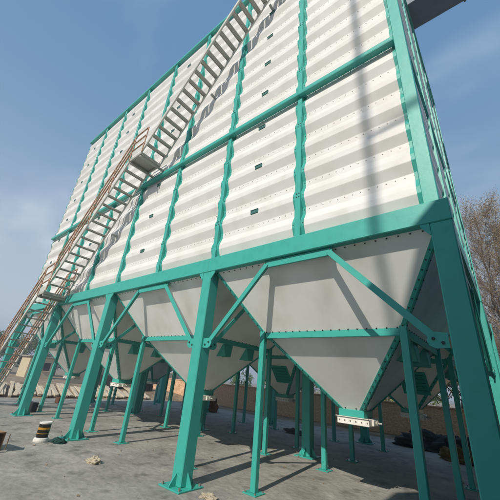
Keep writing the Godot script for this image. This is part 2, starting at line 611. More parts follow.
func brace_set(silo: Node3D, o: Vector3, d: Vector3, span: float, bolts: bool) -> void:
	var nrm := d.cross(Vector3.UP).normalized()           # outward for the front line
	if nrm.z < 0: nrm = -nrm
	if abs(nrm.x) > 0.5: nrm = Vector3(1, 0, 0)
	var off := nrm * 0.042
	var c := o + d * span * 0.5 + Vector3(0, 3.432, 0) + off
	var g := Geo.new()
	g.bar(c - d * 0.62, c + d * 0.62, 0.125, 0.034, Vector3.UP, 0.006)
	var hg := build(g, "hanger", M.teal, silo)
	if bolts:
		var gb := Geo.new()
		for s in [-1.0, 1.0]:
			for e in [0.55, 0.59]:
				gb.bolt(c + d * s * e + nrm * 0.017 + Vector3(0, 0.03 if e > 0.57 else -0.03, 0), nrm, 0.012, 0.01)
		tag(build(gb, "bolts", M.bolt_dark, hg), "", "", "", "stuff")
	for s in [-1.0, 1.0]:
		var cc: Vector3 = o + d * span * (0.5 + 0.5 * s)
		var foot: Vector3 = cc - d * s * 0.16 + Vector3(0, 2.14, 0) + nrm * 0.055
		var top: Vector3 = c + d * s * 0.57 + nrm * 0.027 + Vector3(0, -0.01, 0)
		var gg := Geo.new()
		gg.bar(foot - d * s * 0.06, top, 0.085, 0.018, Vector3.UP, 0.003)
		gg.bar(foot - d * s * 0.06 - nrm * 0.04, top - nrm * 0.04 - Vector3(0, 0.03, 0), 0.012, 0.06, Vector3.UP, 0.003)
		var br := build(gg, "brace", M.teal, silo)
		var ge := Geo.new()                                # rounded end plate on the column
		var pc: Vector3 = foot - d * s * 0.06 + nrm * 0.018
		var q := []
		for t in [[0.10, -0.08], [0.10, 0.075], [-0.02, 0.085], [-0.085, 0.05], [-0.105, 0.0], [-0.085, -0.055], [-0.03, -0.085]]:
			q.append(pc + d * s * float(t[0]) * 1.0 + Vector3(0, t[1], 0))
		var nn: Vector3 = (q[1] - q[0]).cross(q[2] - q[0])
		if nn.dot(nrm) < 0: q.reverse()
		ge.plate(q, 0.012)
		build(ge, "end_plate", M.teal, br)
		if bolts:
			var gb := Geo.new()
			gb.bolt(pc + d * s * 0.045 + Vector3(0, -0.03, 0), nrm, 0.018, 0.012)
			gb.bolt(pc - d * s * 0.04 + Vector3(0, 0.015, 0), nrm, 0.018, 0.012)
			tag(build(gb, "bolts", M.bolt_dark, br), "", "", "", "stuff")

func build_hopper(silo: Node3D, cx: float, cz: float, row: int, near: bool) -> void:
	var tx := 1.95
	var tz := 1.965
	var r := 1.205              # half size at the leg ring
	var ry := 2.40
	var q := 0.19              # half size of the outlet
	var qy := 1.27
	var ty := 3.52
	var at := Vector3(cx, qy, cz)
	var hp := holder("hopper", at, silo)
	var lv := [[tx, tz, ty], [r, r, ry], [r - 0.012, r - 0.012, ry], [q, q, qy]]
	var sg := [[1, 1], [-1, 1], [-1, -1], [1, -1]]        # corners going round
	for part in 2:
		var a: Array = lv[part * 2]
		var b: Array = lv[part * 2 + 1]
		var gb := Geo.new()
		for e in 4:
			var s0: Array = sg[e]
			var s1: Array = sg[(e + 1) % 4]
			var A0 := Vector3(cx + s0[0] * a[0], a[2], cz + s0[1] * a[1])
			var A1 := Vector3(cx + s1[0] * a[0], a[2], cz + s1[1] * a[1])
			var B0 := Vector3(cx + s0[0] * b[0], b[2], cz + s0[1] * b[1])
			var B1 := Vector3(cx + s1[0] * b[0], b[2], cz + s1[1] * b[1])
			var g := Geo.new()
			var quad := [A0, A1, B1, B0]
			var nn := (A1 - A0).cross(B1 - A0).normalized()
			var mid := (A0 + A1 + B0 + B1) * 0.25 - Vector3(cx, (a[2] + b[2]) * 0.5, cz)
			if nn.dot(mid) < 0:
				quad.reverse(); nn = -nn
			g.plate(quad, 0.006)
			build(g, "hopper_sheet", M.hopper, hp)
			# flange strips along both slanting edges of this face, one mesh per edge and face
			for k in 2:
				var P0 := A0 if k == 0 else A1
				var P1 := B0 if k == 0 else B1
				var inw := ((A1 - A0) if k == 0 else (A0 - A1)).normalized()
				var dd := (P1 - P0).normalized()
				inw = (inw - dd * inw.dot(dd)).normalized()
				var off := nn * 0.012
				var w := 0.055
				var f := Geo.new()
				var fq := [P0 + off, P0 + inw * w + off, P1 + inw * w + off, P1 + off]
				if ((fq[1] - fq[0]) as Vector3).cross(fq[2] - fq[0]).dot(nn) < 0: fq.reverse()
				f.plate(fq, 0.013)
				build(f, "corner_flange", M.teal, hp)
				var L := P0.distance_to(P1)
				if near:
					var cnt := int(L / 0.13)
					for m in cnt: gb.bolt(P0 + dd * ((m + 0.5) * L / cnt) + inw * 0.03 + nn * 0.012, nn, 0.011, 0.008)
			if near:
				var rows := [[A0, A1, 0.05 if part == 0 else 0.12], [B0, B1, -0.045]] if part == 0 else [[B0, B1, -0.05]]
				for rw in rows:
					var p0: Vector3 = rw[0]
					var p1: Vector3 = rw[1]
					var down := ((B0 + B1) - (A0 + A1)).normalized() * float(rw[2])
					var L2 := p0.distance_to(p1)
					var cn := int(max(2, L2 / 0.14))
					for m in cn:
						gb.bolt(p0.lerp(p1, (m + 0.5) / cn) + down + nn * 0.001, nn, 0.011, 0.008)
		if near: tag(build(gb, "bolts", M.bolt_dark, hp), "", "", "", "stuff")
	# collar under the cone
	var gc := Geo.new()
	gc.abox(Vector3(cx - q - 0.03, qy - 0.095, cz - q - 0.03), Vector3(cx + q + 0.03, qy + 0.012, cz + q + 0.03), 0.006)
	build(gc, "outlet_collar", M.teal, hp)
	# two small hoods on the cone's right-hand face, below the ring
	for dz in [0.42, -0.42]:
		var g := Geo.new()
		var y1 := ry - 0.06
		var x0 := cx + r - 0.09
		var z := cz + float(dz)
		g.plate([Vector3(x0 - 0.02, y1, z + 0.15), Vector3(x0 + 0.05, y1, z + 0.15), Vector3(x0 + 0.07, y1 - 0.28, z + 0.085), Vector3(x0 - 0.26, y1 - 0.28, z + 0.085)], 0.008)
		g.plate([Vector3(x0 - 0.26, y1 - 0.28, z - 0.085), Vector3(x0 + 0.07, y1 - 0.28, z - 0.085), Vector3(x0 + 0.05, y1, z - 0.15), Vector3(x0 - 0.02, y1, z - 0.15)], 0.008)
		g.plate([Vector3(x0 + 0.05, y1, z + 0.15), Vector3(x0 + 0.05, y1, z - 0.15), Vector3(x0 + 0.07, y1 - 0.28, z - 0.085), Vector3(x0 + 0.07, y1 - 0.28, z + 0.085)], 0.008)
		build(g, "hood", M.teal, hp)
	# louvred hatch on the front face of the back row
	if row == 1:
		var fn := Vector3(0, -(r - 0.035 - q), 0).normalized()
		var hgt := ry - qy
		var dirv := Vector3(0, -hgt, -(r - 0.035 - q)).normalized()
		fn = Vector3(0, -(r - q), hgt).normalized()
		var topc := Vector3(cx + 0.30, ry, cz + r - 0.035) + dirv * 0.36
		var g := Geo.new()
		var up := -dirv
		var bs := Basis(Vector3.RIGHT, up, fn)
		g.box(Transform3D(bs, topc + dirv * 0.30 + fn * 0.018), Vector3(0.62, 0.66, 0.03), 0.006)
		var hatch := build(g, "hatch", M.teal, hp)
		# slats belong to the hatch mesh's sibling level (no fourth level)
		for k in 5:
			var s := Geo.new()
			s.box(Transform3D(bs * Basis(Vector3.RIGHT, 0.5), topc + dirv * (0.08 + 0.11 * k) + fn * 0.045), Vector3(0.52, 0.085, 0.008), 0.002)
			build(s, "hatch_slat", M.teal, hp)
	# ring of four bars between the leg tops
	for e in 4:
		var s0: Array = sg[e]
		var s1: Array = sg[(e + 1) % 4]
		var R := r + 0.002
		var p0 := Vector3(cx + s0[0] * R, ry - 0.018, cz + s0[1] * R)
		var p1 := Vector3(cx + s1[0] * R, ry - 0.018, cz + s1[1] * R)
		var d := (p1 - p0).normalized()
		var g := Geo.new()
		g.bar(p0 + d * 0.052, p1 - d * 0.052, 0.115, 0.04, Vector3.UP, 0.006)
		build(g, "hopper_ring_bar", M.teal, silo)
	# legs
	for e in 4:
		var x := cx + float(sg[e][0]) * (r + 0.005)
		var z := cz + float(sg[e][1]) * (r + 0.005)
		var g := Geo.new()
		g.abox(Vector3(x - 0.05, 0.015, z - 0.05), Vector3(x + 0.05, ry + 0.06, z + 0.05), 0.008)
		var lg := build(g, "hopper_leg", M.teal, silo)
		var b := Geo.new()
		b.abox(Vector3(x - 0.13, 0.0, z - 0.13), Vector3(x + 0.13, 0.016, z + 0.13), 0.003)
		build(b, "base_plate", M.teal, lg)
		var bb := Geo.new()
		for sx in [-1, 1]:
			for sz in [-1, 1]: bb.bolt(Vector3(x + sx * 0.095, 0.016, z + sz * 0.095), Vector3.UP, 0.014, 0.02)
		tag(build(bb, "bolts", M.bolt, lg), "", "", "", "stuff")
	# slide gate
	var gy := qy - 0.10
	var gt := holder("slide_gate", Vector3(cx + 0.15, gy - 0.13, cz), silo)
	var g1 := Geo.new()
	g1.abox(Vector3(cx - q - 0.05, gy - 0.11, cz - q - 0.05), Vector3(cx + 0.30, gy, cz + q + 0.05), 0.006)
	build(g1, "gate_box", M.gate, gt)
	var g2 := Geo.new()
	g2.abox(Vector3(cx - q - 0.07, gy - 0.004, cz + q + 0.051), Vector3(cx + 0.30, gy + 0.006, cz + q + 0.075), 0.003)
	g2.abox(Vector3(cx + 0.301, gy - 0.10, cz - 0.1), Vector3(cx + 0.33, gy - 0.01, cz + 0.1), 0.004)
	build(g2, "gate_flange", M.gate, gt)
	var g3 := Geo.new()
	g3.tube(Vector3(cx + 0.33, gy - 0.055, cz), Vector3(cx + 0.43, gy - 0.055, cz), 0.016, 0.016, 8)
	g3.tube(Vector3(cx + 0.35, gy - 0.055, cz), Vector3(cx + 0.37, gy - 0.055, cz), 0.045, 0.045, 10)
	build(g3, "spindle", M.galv_dark, gt)
	var g4 := Geo.new()
	for m in 6: g4.bolt(Vector3(cx - q - 0.01 + m * 0.095, gy - 0.055, cz + q + 0.05), Vector3(0, 0, 1), 0.012, 0.01)
	tag(build(g4, "bolts", M.bolt, gt), "", "", "", "stuff")

func build_silo() -> void:
	var silo := thing("grain_silo", Vector3(-8, 0, -4.0), "huge square white corrugated grain silo on teal steel columns with hoppers", "silo")
	build_walls(silo)
	build_frame(silo)
	for i in 4:
		for j in 2:
			build_hopper(silo, -4.0 * i - 1.93, -1.95 - 3.95 * j, j, i < 2 or j == 0)

# ---------------------------------------------------------------- stairway
func flight(st: Node3D, a: Vector2, b: Vector2, zi: float, zo: float, steps: int) -> void:
	for z in [zi, zo]:
		var g := Geo.new()
		g.bar(Vector3(a.x, a.y, z), Vector3(b.x, b.y, z), 0.11, 0.045, Vector3.UP, 0.005)
		build(g, "stringer", M.galv, st)
	for k in range(1, steps):
		var p := a.lerp(b, float(k) / steps)
		var g := Geo.new()
		g.abox(Vector3(p.x - 0.062, p.y - 0.012, zi + 0.026), Vector3(p.x + 0.062, p.y + 0.0, zo - 0.026), 0.002)
		g.abox(Vector3(p.x - 0.062, p.y - 0.036, zi + 0.026), Vector3(p.x - 0.056, p.y - 0.0125, zo - 0.026), 0.002)
		g.abox(Vector3(p.x + 0.056, p.y - 0.036, zi + 0.026), Vector3(p.x + 0.062, p.y - 0.0125, zo - 0.026), 0.002)
		build(g, "tread", M.galv_dark, st)

func handrail(st: Node3D, pts: Array, z: float, rails: Array) -> void:
	var h := holder("handrail", Vector3(pts[0].x, pts[0].y, z), st)
	for r in rails:
		var g := Geo.new()
		for i in pts.size() - 1:
			g.tube(Vector3(pts[i].x, pts[i].y + r, z), Vector3(pts[i + 1].x, pts[i + 1].y + r, z), 0.023, 0.023, 8)
		build(g, "rail", M.rust, h)
	for i in pts.size() - 1:
		var a: Vector2 = pts[i]
		var b: Vector2 = pts[i + 1]
		var cnt := int(max(1, round(a.distance_to(b) / 1.25)))
		for k in cnt + (1 if i == pts.size() - 2 else 0):
			var p := a.lerp(b, float(k) / cnt)
			var g := Geo.new()
			g.tube(Vector3(p.x, p.y - 0.05, z), Vector3(p.x, p.y + rails[0], z), 0.021, 0.021, 8)
			build(g, "rail_post", M.rust, h)

func build_stairs() -> void:
	var zi := 0.18
	var zo := 0.84
	var st := thing("stairway", Vector3(-15.1, 0, 0.6), "long steep open steel stairway with rusty handrails climbing the silo front", "stairway")
	var A := Vector2(-15.35, 0.05)
	var B := Vector2(-11.68, 3.72)
	var C := Vector2(-11.20, 3.75)
	var D := Vector2(-7.55, 7.53)
	var E := Vector2(-6.95, 7.55)
	var F := Vector2(-1.85, 13.15)
	flight(st, A, B, zi, zo, 15)
	flight(st, C, D, zi, zo, 16)
	flight(st, E, F, zi, zo, 24)
	for l in [[B, C], [D, E]]:
		var g := Geo.new()
		var x0: float = l[0].x - 0.04
		var x1: float = l[1].x + 0.04
		var y: float = l[1].y
		g.abox(Vector3(x0, y - 0.012, zi + 0.026), Vector3(x1, y, zo - 0.026), 0.002)
		g.abox(Vector3(x0, y - 0.09, zi - 0.02), Vector3(x1, y - 0.0, zi + 0.025), 0.004)
		g.abox(Vector3(x0, y - 0.09, zo - 0.025), Vector3(x1, y - 0.0, zo + 0.02), 0.004)
		g.abox(Vector3(x0, y - 0.09, zi + 0.026), Vector3(x0 + 0.04, y - 0.013, zo - 0.026), 0.004)
		g.abox(Vector3(x1 - 0.04, y - 0.09, zi + 0.026), Vector3(x1, y - 0.013, zo - 0.026), 0.004)
		var ld := build(g, "landing", M.galv_dark, st)
		# arms carrying the landing from the wall
		for x in [x0 + 0.06, x1 - 0.06]:
			var gg := Geo.new()
			gg.abox(Vector3(x - 0.025, y - 0.16, -0.10), Vector3(x + 0.025, y - 0.091, zo), 0.004)
			build(gg, "bracket", M.galv_dark, ld)
	# handrails: outer side of the two lower flights and both landings, inner side of the lowest
	handrail(st, [Vector2(A.x, A.y), Vector2(B.x, B.y), Vector2(C.x + 0.25, C.y + 0.05)], zo + 0.03, [0.92, 0.62, 0.32])
	handrail(st, [Vector2(A.x, A.y), Vector2(B.x, B.y), Vector2(C.x + 0.25, C.y + 0.05)], zi - 0.012, [0.92, 0.62, 0.32])
	handrail(st, [Vector2(C.x + 0.3, C.y + 0.3), Vector2(D.x, D.y), Vector2(E.x + 0.1, E.y)], zo + 0.03, [0.92, 0.62, 0.32])
	# clips to the wall
	for p in [[-9.0, 5.62], [-5.0, 9.32], [-3.0, 11.57]]:
		var g := Geo.new()
		g.abox(Vector3(p[0] - 0.03, p[1] - 0.03, -0.10), Vector3(p[0] + 0.03, p[1] + 0.03, zi - 0.026), 0.004)
		build(g, "wall_bracket", M.galv_dark, st)

# ---------------------------------------------------------------- conveyor, shade casters
func build_conveyor() -> void:
	var y := WY0 + NW * WAVE + 0.02
	var cv := thing("conveyor", Vector3(3, y, -3.75), "dark grey enclosed conveyor running off the silo roof corner against the sky", "conveyor")
	for k in 8:
		var g := Geo.new()
		var x0 := -0.02 + k * 1.5
		g.abox(Vector3(x0 + 0.063, y + 0.0, -4.22), Vector3(x0 + 1.56, y + 0.62, -3.27), 0.01)
		build(g, "casing", M.steel_grey, cv)
		var f := Geo.new()
		f.abox(Vector3(x0 + 1.53, y - 0.03, -4.25), Vector3(x0 + 1.595, y + 0.65, -3.24), 0.006)
		build(f, "joint_flange", M.steel_grey, cv)
	for x in [7.4, 11.4]:
		for z in [-4.6, -2.9]:
			var g := Geo.new()
			g.abox(Vector3(x - 0.1, 0, z - 0.1), Vector3(x + 0.1, y + 0.02, z + 0.1), 0.01)
			build(g, "trestle_leg", M.steel_grey, cv)
		var g2 := Geo.new()
		g2.abox(Vector3(x - 0.09, y - 0.22, -4.5), Vector3(x + 0.09, y - 0.031, -3.0), 0.01)
		build(g2, "trestle_beam", M.steel_grey, cv)

func build_shade_casters() -> void:
	# the tall shed behind the photographer whose gable shades the corner column and the floor
	var D := 7.0
	var sx := 0.141 * D
	var sy := 0.80 * D
	var sh := thing("gabled_shed", Vector3(4, 0, D + 5), "tall gabled shed behind the camera shading the corner column", "shed")
	var xl := -1.15 + sx
	var xr := 7.6
	var ye := 2.35 + sy
	var xm := (xl + xr) * 0.5
	var ym := ye + (xm - xl) * 1.05
	var g := Geo.new()
	g.plate([Vector3(xr, 0, D), Vector3(xl, 0, D), Vector3(xl, ye, D), Vector3(xm, ym, D), Vector3(xr, ye, D)], 0.2)
	build(g, "gable_wall", M.plaster, sh)
	g = Geo.new()
	g.abox(Vector3(xl, 0, D + 0.201), Vector3(xl + 0.2, ye, D + 10), 0.01)
	g.abox(Vector3(xr - 0.2, 0, D + 0.201), Vector3(xr, ye, D + 10), 0.01)
	g.plate([Vector3(xl, 0, D + 10), Vector3(xr, 0, D + 10), Vector3(xr, ye, D + 10), Vector3(xm, ym, D + 10), Vector3(xl, ye, D + 10)], 0.2)
	build(g, "wall", M.plaster, sh)
	g = Geo.new()
	g.plate([Vector3(xl - 0.1, ye - 0.05, D + 10.1), Vector3(xl - 0.1, ye - 0.05, D - 0.1), Vector3(xm, ym + 0.06, D - 0.1), Vector3(xm, ym + 0.06, D + 10.1)], 0.05)
	g.plate([Vector3(xr + 0.1, ye - 0.05, D - 0.1), Vector3(xr + 0.1, ye - 0.05, D + 10.1), Vector3(xm, ym + 0.06, D + 10.1), Vector3(xm, ym + 0.06, D - 0.1)], 0.05)
	build(g, "roof", M.steel_grey, sh)
	g = Geo.new()
	g.abox(Vector3(2.6, 0.02, D - 0.04), Vector3(5.4, 4.0, D - 0.005), 0.01)
	build(g, "door", M.steel_grey, sh)
	# low annex along the right flank, just outside the picture
	var an := thing("annex", Vector3(4.2, 0, -4), "low flat-roofed annex standing close along the silo's right flank", "building")
	g = Geo.new()
	g.abox(Vector3(2.0, 0.0, -11.0), Vector3(6.4, 3.9, 2.4), 0.02)
	build(g, "wall", M.annex, an)
	g = Geo.new()
	g.abox(Vector3(1.85, 3.902, -11.2), Vector3(6.6, 4.05, 2.6), 0.02)
	build(g, "roof", M.steel_grey, an)
	for k in 3:
		g = Geo.new()
		g.abox(Vector3(1.97, 1.1, -9.6 + k * 3.6), Vector3(1.999, 2.3, -8.2 + k * 3.6), 0.006)
		build(g, "window", M.glass_dark, an)
	# mast whose thin shadow runs up the wall
	var z := 18.5
	var x := -0.74 + 0.141 * z
	var ms := thing("mast", Vector3(x, 0, z), "tall thin steel mast behind the camera", "mast")
	g = Geo.new()
	g.tube(Vector3(x, 0.02, z), Vector3(x, 32, z), 0.065, 0.06, 14)
	build(g, "pole", M.galv, ms)
	g = Geo.new()
	g.abox(Vector3(x - 0.22, 0, z - 0.22), Vector3(x + 0.22, 0.022, z + 0.22), 0.004)
	build(g, "base_plate", M.galv, ms)
	g = Geo.new()
	g.bar(Vector3(x, 5.44 + 0.8 * z, z), Vector3(x + 0.98, 5.68 + 0.8 * z, z), 0.09, 0.09)
	build(g, "strut", M.galv, ms)

# ---------------------------------------------------------------- vegetation
func grow(g: Geo, tw: Geo, lf: Geo, p: Vector3, d: Vector3, L: float, r: float, depth: int, leafy: float) -> void:
	var segs := 3 if depth > 1 else 2
	var q := p
	var dir := d
	var rr := r
	for s in segs:
		dir = (dir + Vector3(rng.randfn(0, .10), rng.randfn(0.03, .07), rng.randfn(0, .10))).normalized()
		var e := q + dir * L / segs
		var r2 := rr * 0.84
		(g if depth > 1 else tw).tube(q, e, rr, r2, 6 if depth > 3 else (4 if depth > 1 else 3), false)
		if depth > 0:
			var kids := rng.randi_range(2, 4) if depth < 3 else rng.randi_range(1, 3)
			for k in kids:
				var side := Vector3(rng.randfn(), rng.randfn() * 0.5, rng.randfn()).normalized()
				var nd := (dir * 0.85 + side * 0.62 + Vector3(0, 0.22, 0)).normalized()
				grow(g, tw, lf, q.lerp(e, rng.randf()), nd, L * rng.randf_range(0.5, 0.72), r2 * 0.52, depth - 1, leafy)
		elif rng.randf() < leafy:
			leaf_quad(lf, e, rng.randf_range(0.025, 0.05))
		q = e
		rr = r2
	if depth > 0:
		grow(g, tw, lf, q, dir, L * 0.66, rr * 0.8, depth - 1, leafy)

func leaf_quad(g: Geo, p: Vector3, s: float) -> void:
	var a := Vector3(rng.randfn(), rng.randfn(), rng.randfn()).normalized()
	var b := a.cross(Vector3(rng.randfn(), rng.randfn(), rng.randfn())).normalized()
	g.tri(p, p + a * s + b * s * 0.45, p + a * s * 2.0)
	g.tri(p, p + a * s * 2.0, p + a * s - b * s * 0.45)

func bare_tree(at: Vector3, hgt: float, label: String, leafy: float, seed_: int) -> void:
	rng.seed = seed_
	var t := thing("bare_tree", at, label, "tree", "bare trees behind the silo")
	var g := Geo.new()
	var tw := Geo.new()
	var lf := Geo.new()
	# trunk, then limbs on its whole upper length
	var q := at
	var n := 9
	var r := hgt * 0.0125
	for i in n:
		var e := at + Vector3(rng.randfn(0, .10), hgt * 0.9 * (i + 1) / n, rng.randfn(0, .10))
		var r2 := r * 0.82
		g.tube(q, e, r, r2, 8, false)
		if i >= 1:
			for k in 4:
				var ang := rng.randf() * TAU
				var up := rng.randf_range(0.75, 1.5)
				var L := hgt * rng.randf_range(0.12, 0.19) * (1.15 - 0.55 * i / n)
				grow(g, tw, lf, q.lerp(e, rng.randf()), Vector3(cos(ang), up, sin(ang)).normalized(), L, r2 * 0.4, 3, leafy)
		q = e
		r = r2
	build(g, "trunk", M.bark, t)
	var c := build(tw, "crown", M.twig, t)
	if lf.v.size() > 0: tag(build(lf, "leaves", M.dead_leaf, c), "", "", "", "stuff")

func leafy_tree(at: Vector3, hgt: float, wid: float, mat_: Material, called: String, label: String, group: String, seed_: int, count := 1500) -> void:
	rng.seed = seed_
	var t := thing(called, at, label, "tree", group)
	var g := Geo.new()
	var lf := Geo.new()
	g.tube(at, at + Vector3(0, hgt * 0.55, 0), hgt * 0.03, hgt * 0.015, 7, false)
	var cl := []
	for k in 16:
		var a := rng.randf() * TAU
		var rr := sqrt(rng.randf()) * wid * 0.42
		var y := hgt * rng.randf_range(0.28, 0.88)
		var c := at + Vector3(cos(a) * rr, y, sin(a) * rr)
		cl.append([c, hgt * rng.randf_range(0.10, 0.19)])
		g.tube(at + Vector3(0, hgt * 0.35, 0), c, hgt * 0.010, hgt * 0.004, 5, false)
	for i in count:
		var c: Array = cl[rng.randi() % cl.size()]
		var o := Vector3(rng.randfn(), rng.randfn(), rng.randfn()).normalized() * float(c[1]) * pow(rng.randf(), 0.4)
		leaf_quad(lf, c[0] + o, rng.randf_range(0.07, 0.15))
	build(g, "trunk", M.bark, t)
	build(lf, "crown", mat_, t)

# ---------------------------------------------------------------- ground and background
func build_ground() -> void:
	var g := Geo.new()
	g.quad(Vector3(-500, -0.05, 500), Vector3(500, -0.05, 500), Vector3(500, -0.05, -500), Vector3(-500, -0.05, -500))
	tag(build(g, "ground", M.dirt), "", "", "", "structure")
	g = Geo.new()
	g.abox(Vector3(-17.6, -0.3, -10.2), Vector3(14, 0, 22), 0.02)
	tag(build(g, "concrete_slab", M.concrete), "", "", "", "structure")
	# low earth bank to the left
	g = Geo.new()
	var nz := FastNoiseLite.new(); nz.seed = 4; nz.frequency = 0.25
	var bx := [-18.2, -19.2, -20.6, -22.4, -24.5, -27.0]
	var by := [-0.06, 0.16, 0.36, 0.42, 0.30, -0.06]
	for k in 40:
		for i in 5:
			var q := []
			for c in [[0, 0], [0, 1], [1, 1], [1, 0]]:
				var z: float = 8.0 - (k + c[1]) * 0.7
				var x: float = bx[i + c[0]]
				var y: float = by[i + c[0]]
				if y > 0: y += nz.get_noise_2d(x, z) * 0.14
				q.append(Vector3(x + nz.get_noise_2d(z, x + 9.0) * 0.3, y, z))
			g.quad(q[0], q[3], q[2], q[1]) if false else g.quad(q[3], q[2], q[1], q[0])
	tag(build(g, "earth_bank", M.dirt), "", "", "", "structure")

func build_background() -> void:
	# pale slabs leaning in a row against the bank
	rng.seed = 12
	var sl := thing("slab_row", Vector3(-19, 0, -2), "row of pale concrete slabs leaning against the earth bank", "slabs")
	for k in 70:
		var z := 3.8 - k * 0.185 + rng.randf_range(-.05, .05)
		var lean := rng.randf_range(-0.7, 0.1)
		var x0 := -18.25 + rng.randf_range(-.3, .15)
		var len := rng.randf_range(1.2, 2.3)
		var g := Geo.new()
		g.bar(Vector3(x0, 0.03 + rng.randf_range(0, .05), z), Vector3(x0 - len, 0.06 + len * 0.19 + rng.randf_range(0, .10), z + lean), rng.randf_range(.05, .12), rng.randf_range(0.12, 0.2), Vector3.UP, 0.012)
		build(g, "slab", M.slab_pale, sl)
	# long brick wall behind the silo
	var bw := thing("brick_wall", Vector3(-10, 0, -12.4), "low tan brick boundary wall seen between the silo legs", "wall")
	var core := Geo.new()
	core.abox(Vector3(-24, -0.05, -12.55), Vector3(4, 1.22, -12.31), 0.01)
	build(core, "wall_core", M.mortar, bw)
	var cap := Geo.new()
	cap.abox(Vector3(-24.05, 1.222, -12.6), Vector3(4.05, 1.29, -12.26), 0.012)
	build(cap, "coping", M.brick2, bw)
	var brick := Geo.new()
	brick.abox(Vector3(-0.115, 0.0, -0.02), Vector3(0.115, 0.062, 0.0), 0.004)
	var bm := brick.mesh()
	var rest := Geo.new()
	for r in 17:
		for c in 115:
			var x := 3.85 - c * 0.242 - (0.121 if r % 2 else 0.0)
			rest.abox(Vector3(x - 0.115, r * 0.0735 - 0.02, -12.31), Vector3(x + 0.115, r * 0.0735 + 0.042, -12.296 + rng.randf_range(-.004, .004)), 0.0035)
	tag(build(rest, "bricks", M.brick, bw), "", "", "", "stuff")
	# shed with window openings and a grey yard wall far left
	var bh := thing("small_building", Vector3(-42.5, 0, -9.3), "small beige flat-roofed building with dark windows beyond the bank", "building")
	var g := Geo.new()
	g.abox(Vector3(-44, -0.05, -10.6), Vector3(-41.0, 2.1, -8.0), 0.02)
	build(g, "wall", M.plaster, bh)
	g = Geo.new()
	g.abox(Vector3(-44.2, 2.102, -10.8), Vector3(-40.8, 2.25, -7.8), 0.02)
	build(g, "roof", M.plaster_grey, bh)
	for z in [-8.7, -9.9]:
		g = Geo.new()
		g.abox(Vector3(-41.02, 0.75, z - 0.35), Vector3(-40.985, 1.6, z + 0.35), 0.005)
		var w := build(g, "window", M.glass_dark, bh)
		g = Geo.new()
		g.abox(Vector3(-41.02, 0.66, z - 0.4), Vector3(-40.92, 0.748, z + 0.4), 0.01)
		build(g, "sill", M.plaster, w)
	var yw := thing("yard_wall", Vector3(-33, 0, -16), "long grey rendered yard wall beyond the bank", "wall")
	for k in 7:
		g = Geo.new()
		g.abox(Vector3(-34.2, -0.05, -9.9 - 2.5 * (k + 1) + 0.01), Vector3(-33.9, 1.75, -9.9 - 2.5 * k - 0.01), 0.02)
		build(g, "wall_panel", M.plaster_grey, yw)
		g = Geo.new()
		g.abox(Vector3(-34.3, -0.05, -9.9 - 2.5 * k - 0.15), Vector3(-33.8, 1.9, -9.9 - 2.5 * k + 0.15), 0.02)
		if k > 0: build(g, "pier", M.plaster_grey, yw)
	# dark trailer body parked beyond the left end
	var tr := thing("dark_container", Vector3(-21.5, 0, -9), "dark closed container standing behind the far silo legs", "container")
	g = Geo.new()
	g.abox(Vector3(-22.6, 0.12, -10.6), Vector3(-20.6, 1.15, -7.4), 0.02)
	build(g, "body", M.dark, tr)
	for k in 10:
		g = Geo.new()
		g.abox(Vector3(-20.599, 0.2, -10.5 + k * 0.32), Vector3(-20.56, 1.08, -10.34 + k * 0.32), 0.01)
		build(g, "rib", M.dark, tr)
	for z in [-10.2, -7.8]:
		g = Geo.new()
		g.abox(Vector3(-22.5, -0.05, z - 0.12), Vector3(-20.7, 0.119, z + 0.12), 0.01)
		build(g, "skid", M.dark, tr)
	# trees
	bare_tree(Vector3(0.5, -0.05, -17.2), 13.6, "tall bare tree just right of the silo corner", 0.6, 101)
	bare_tree(Vector3(2.4, -0.05, -18.5), 11.5, "bare brown tree at the right edge of the picture", 1.0, 102)
	bare_tree(Vector3(-2.2, -0.05, -20.0), 12.0, "bare tree mostly hidden behind the silo corner", 0.3, 103)
	bare_tree(Vector3(1.3, -0.05, -22.5), 15.5, "bare tree standing behind the tall one right of the silo", 0.8, 105)
	bare_tree(Vector3(4.2, -0.05, -23.0), 14.0, "farthest bare tree cut by the right picture edge", 0.9, 106)
	bare_tree(Vector3(-14.0, -0.05, -22.0), 6.0, "small bare tree above the brick wall between silo legs", 0.2, 104)
	var lm := [M.leaf, M.leaf2, M.leaf3]
	var az := [-79.5, -77.0, -74.6, -72.6, -70.4, -68.4, -66.6, -64.6, -62.0, -58.8]
	var hs := [4.2, 4.0, 3.6, 4.3, 3.4, 4.6, 3.9, 3.4, 3.8, 4.0]
	var words := ["leftmost dark green tree beyond the stairway foot", "second dark green tree from the left behind the small building", "third green tree from the left behind the small building", "tall green tree directly behind the small building", "yellowish low tree right of the small building", "tallest round green tree behind the grey yard wall", "green bushy tree behind the grey yard wall", "low olive tree behind the grey yard wall", "dark tree behind the far silo legs", "rightmost green tree of the far row"]
	for i in az.size():
		var dist := 53.0 + (i * 7 % 5)
		var a := deg_to_rad(az[i])
		leafy_tree(Vector3(0.25 + dist * sin(a), -0.05, 3.8 - dist * cos(a)), hs[i] * 1.35, hs[i] * 1.6, lm[(i * 2 + 1) % 3], "green_tree", words[i], "far row of green trees", 200 + i, 3600)
	for i in 6:
		var x := -26.0 + i * 4.3
		leafy_tree(Vector3(x, -0.05, -27.0 - (i % 3)), 3.0 + (i % 3) * 0.6, 3.6, lm[(i + 1) % 3], "shrub", ["olive shrub behind the brick wall, leftmost", "dark shrub behind the brick wall, second from left", "shrub behind the brick wall, third from left", "shrub behind the brick wall, fourth from left", "shrub behind the brick wall, fifth from left", "shrub behind the brick wall, nearest the bare trees"][i], "shrubs behind the brick wall", 300 + i, 1100)

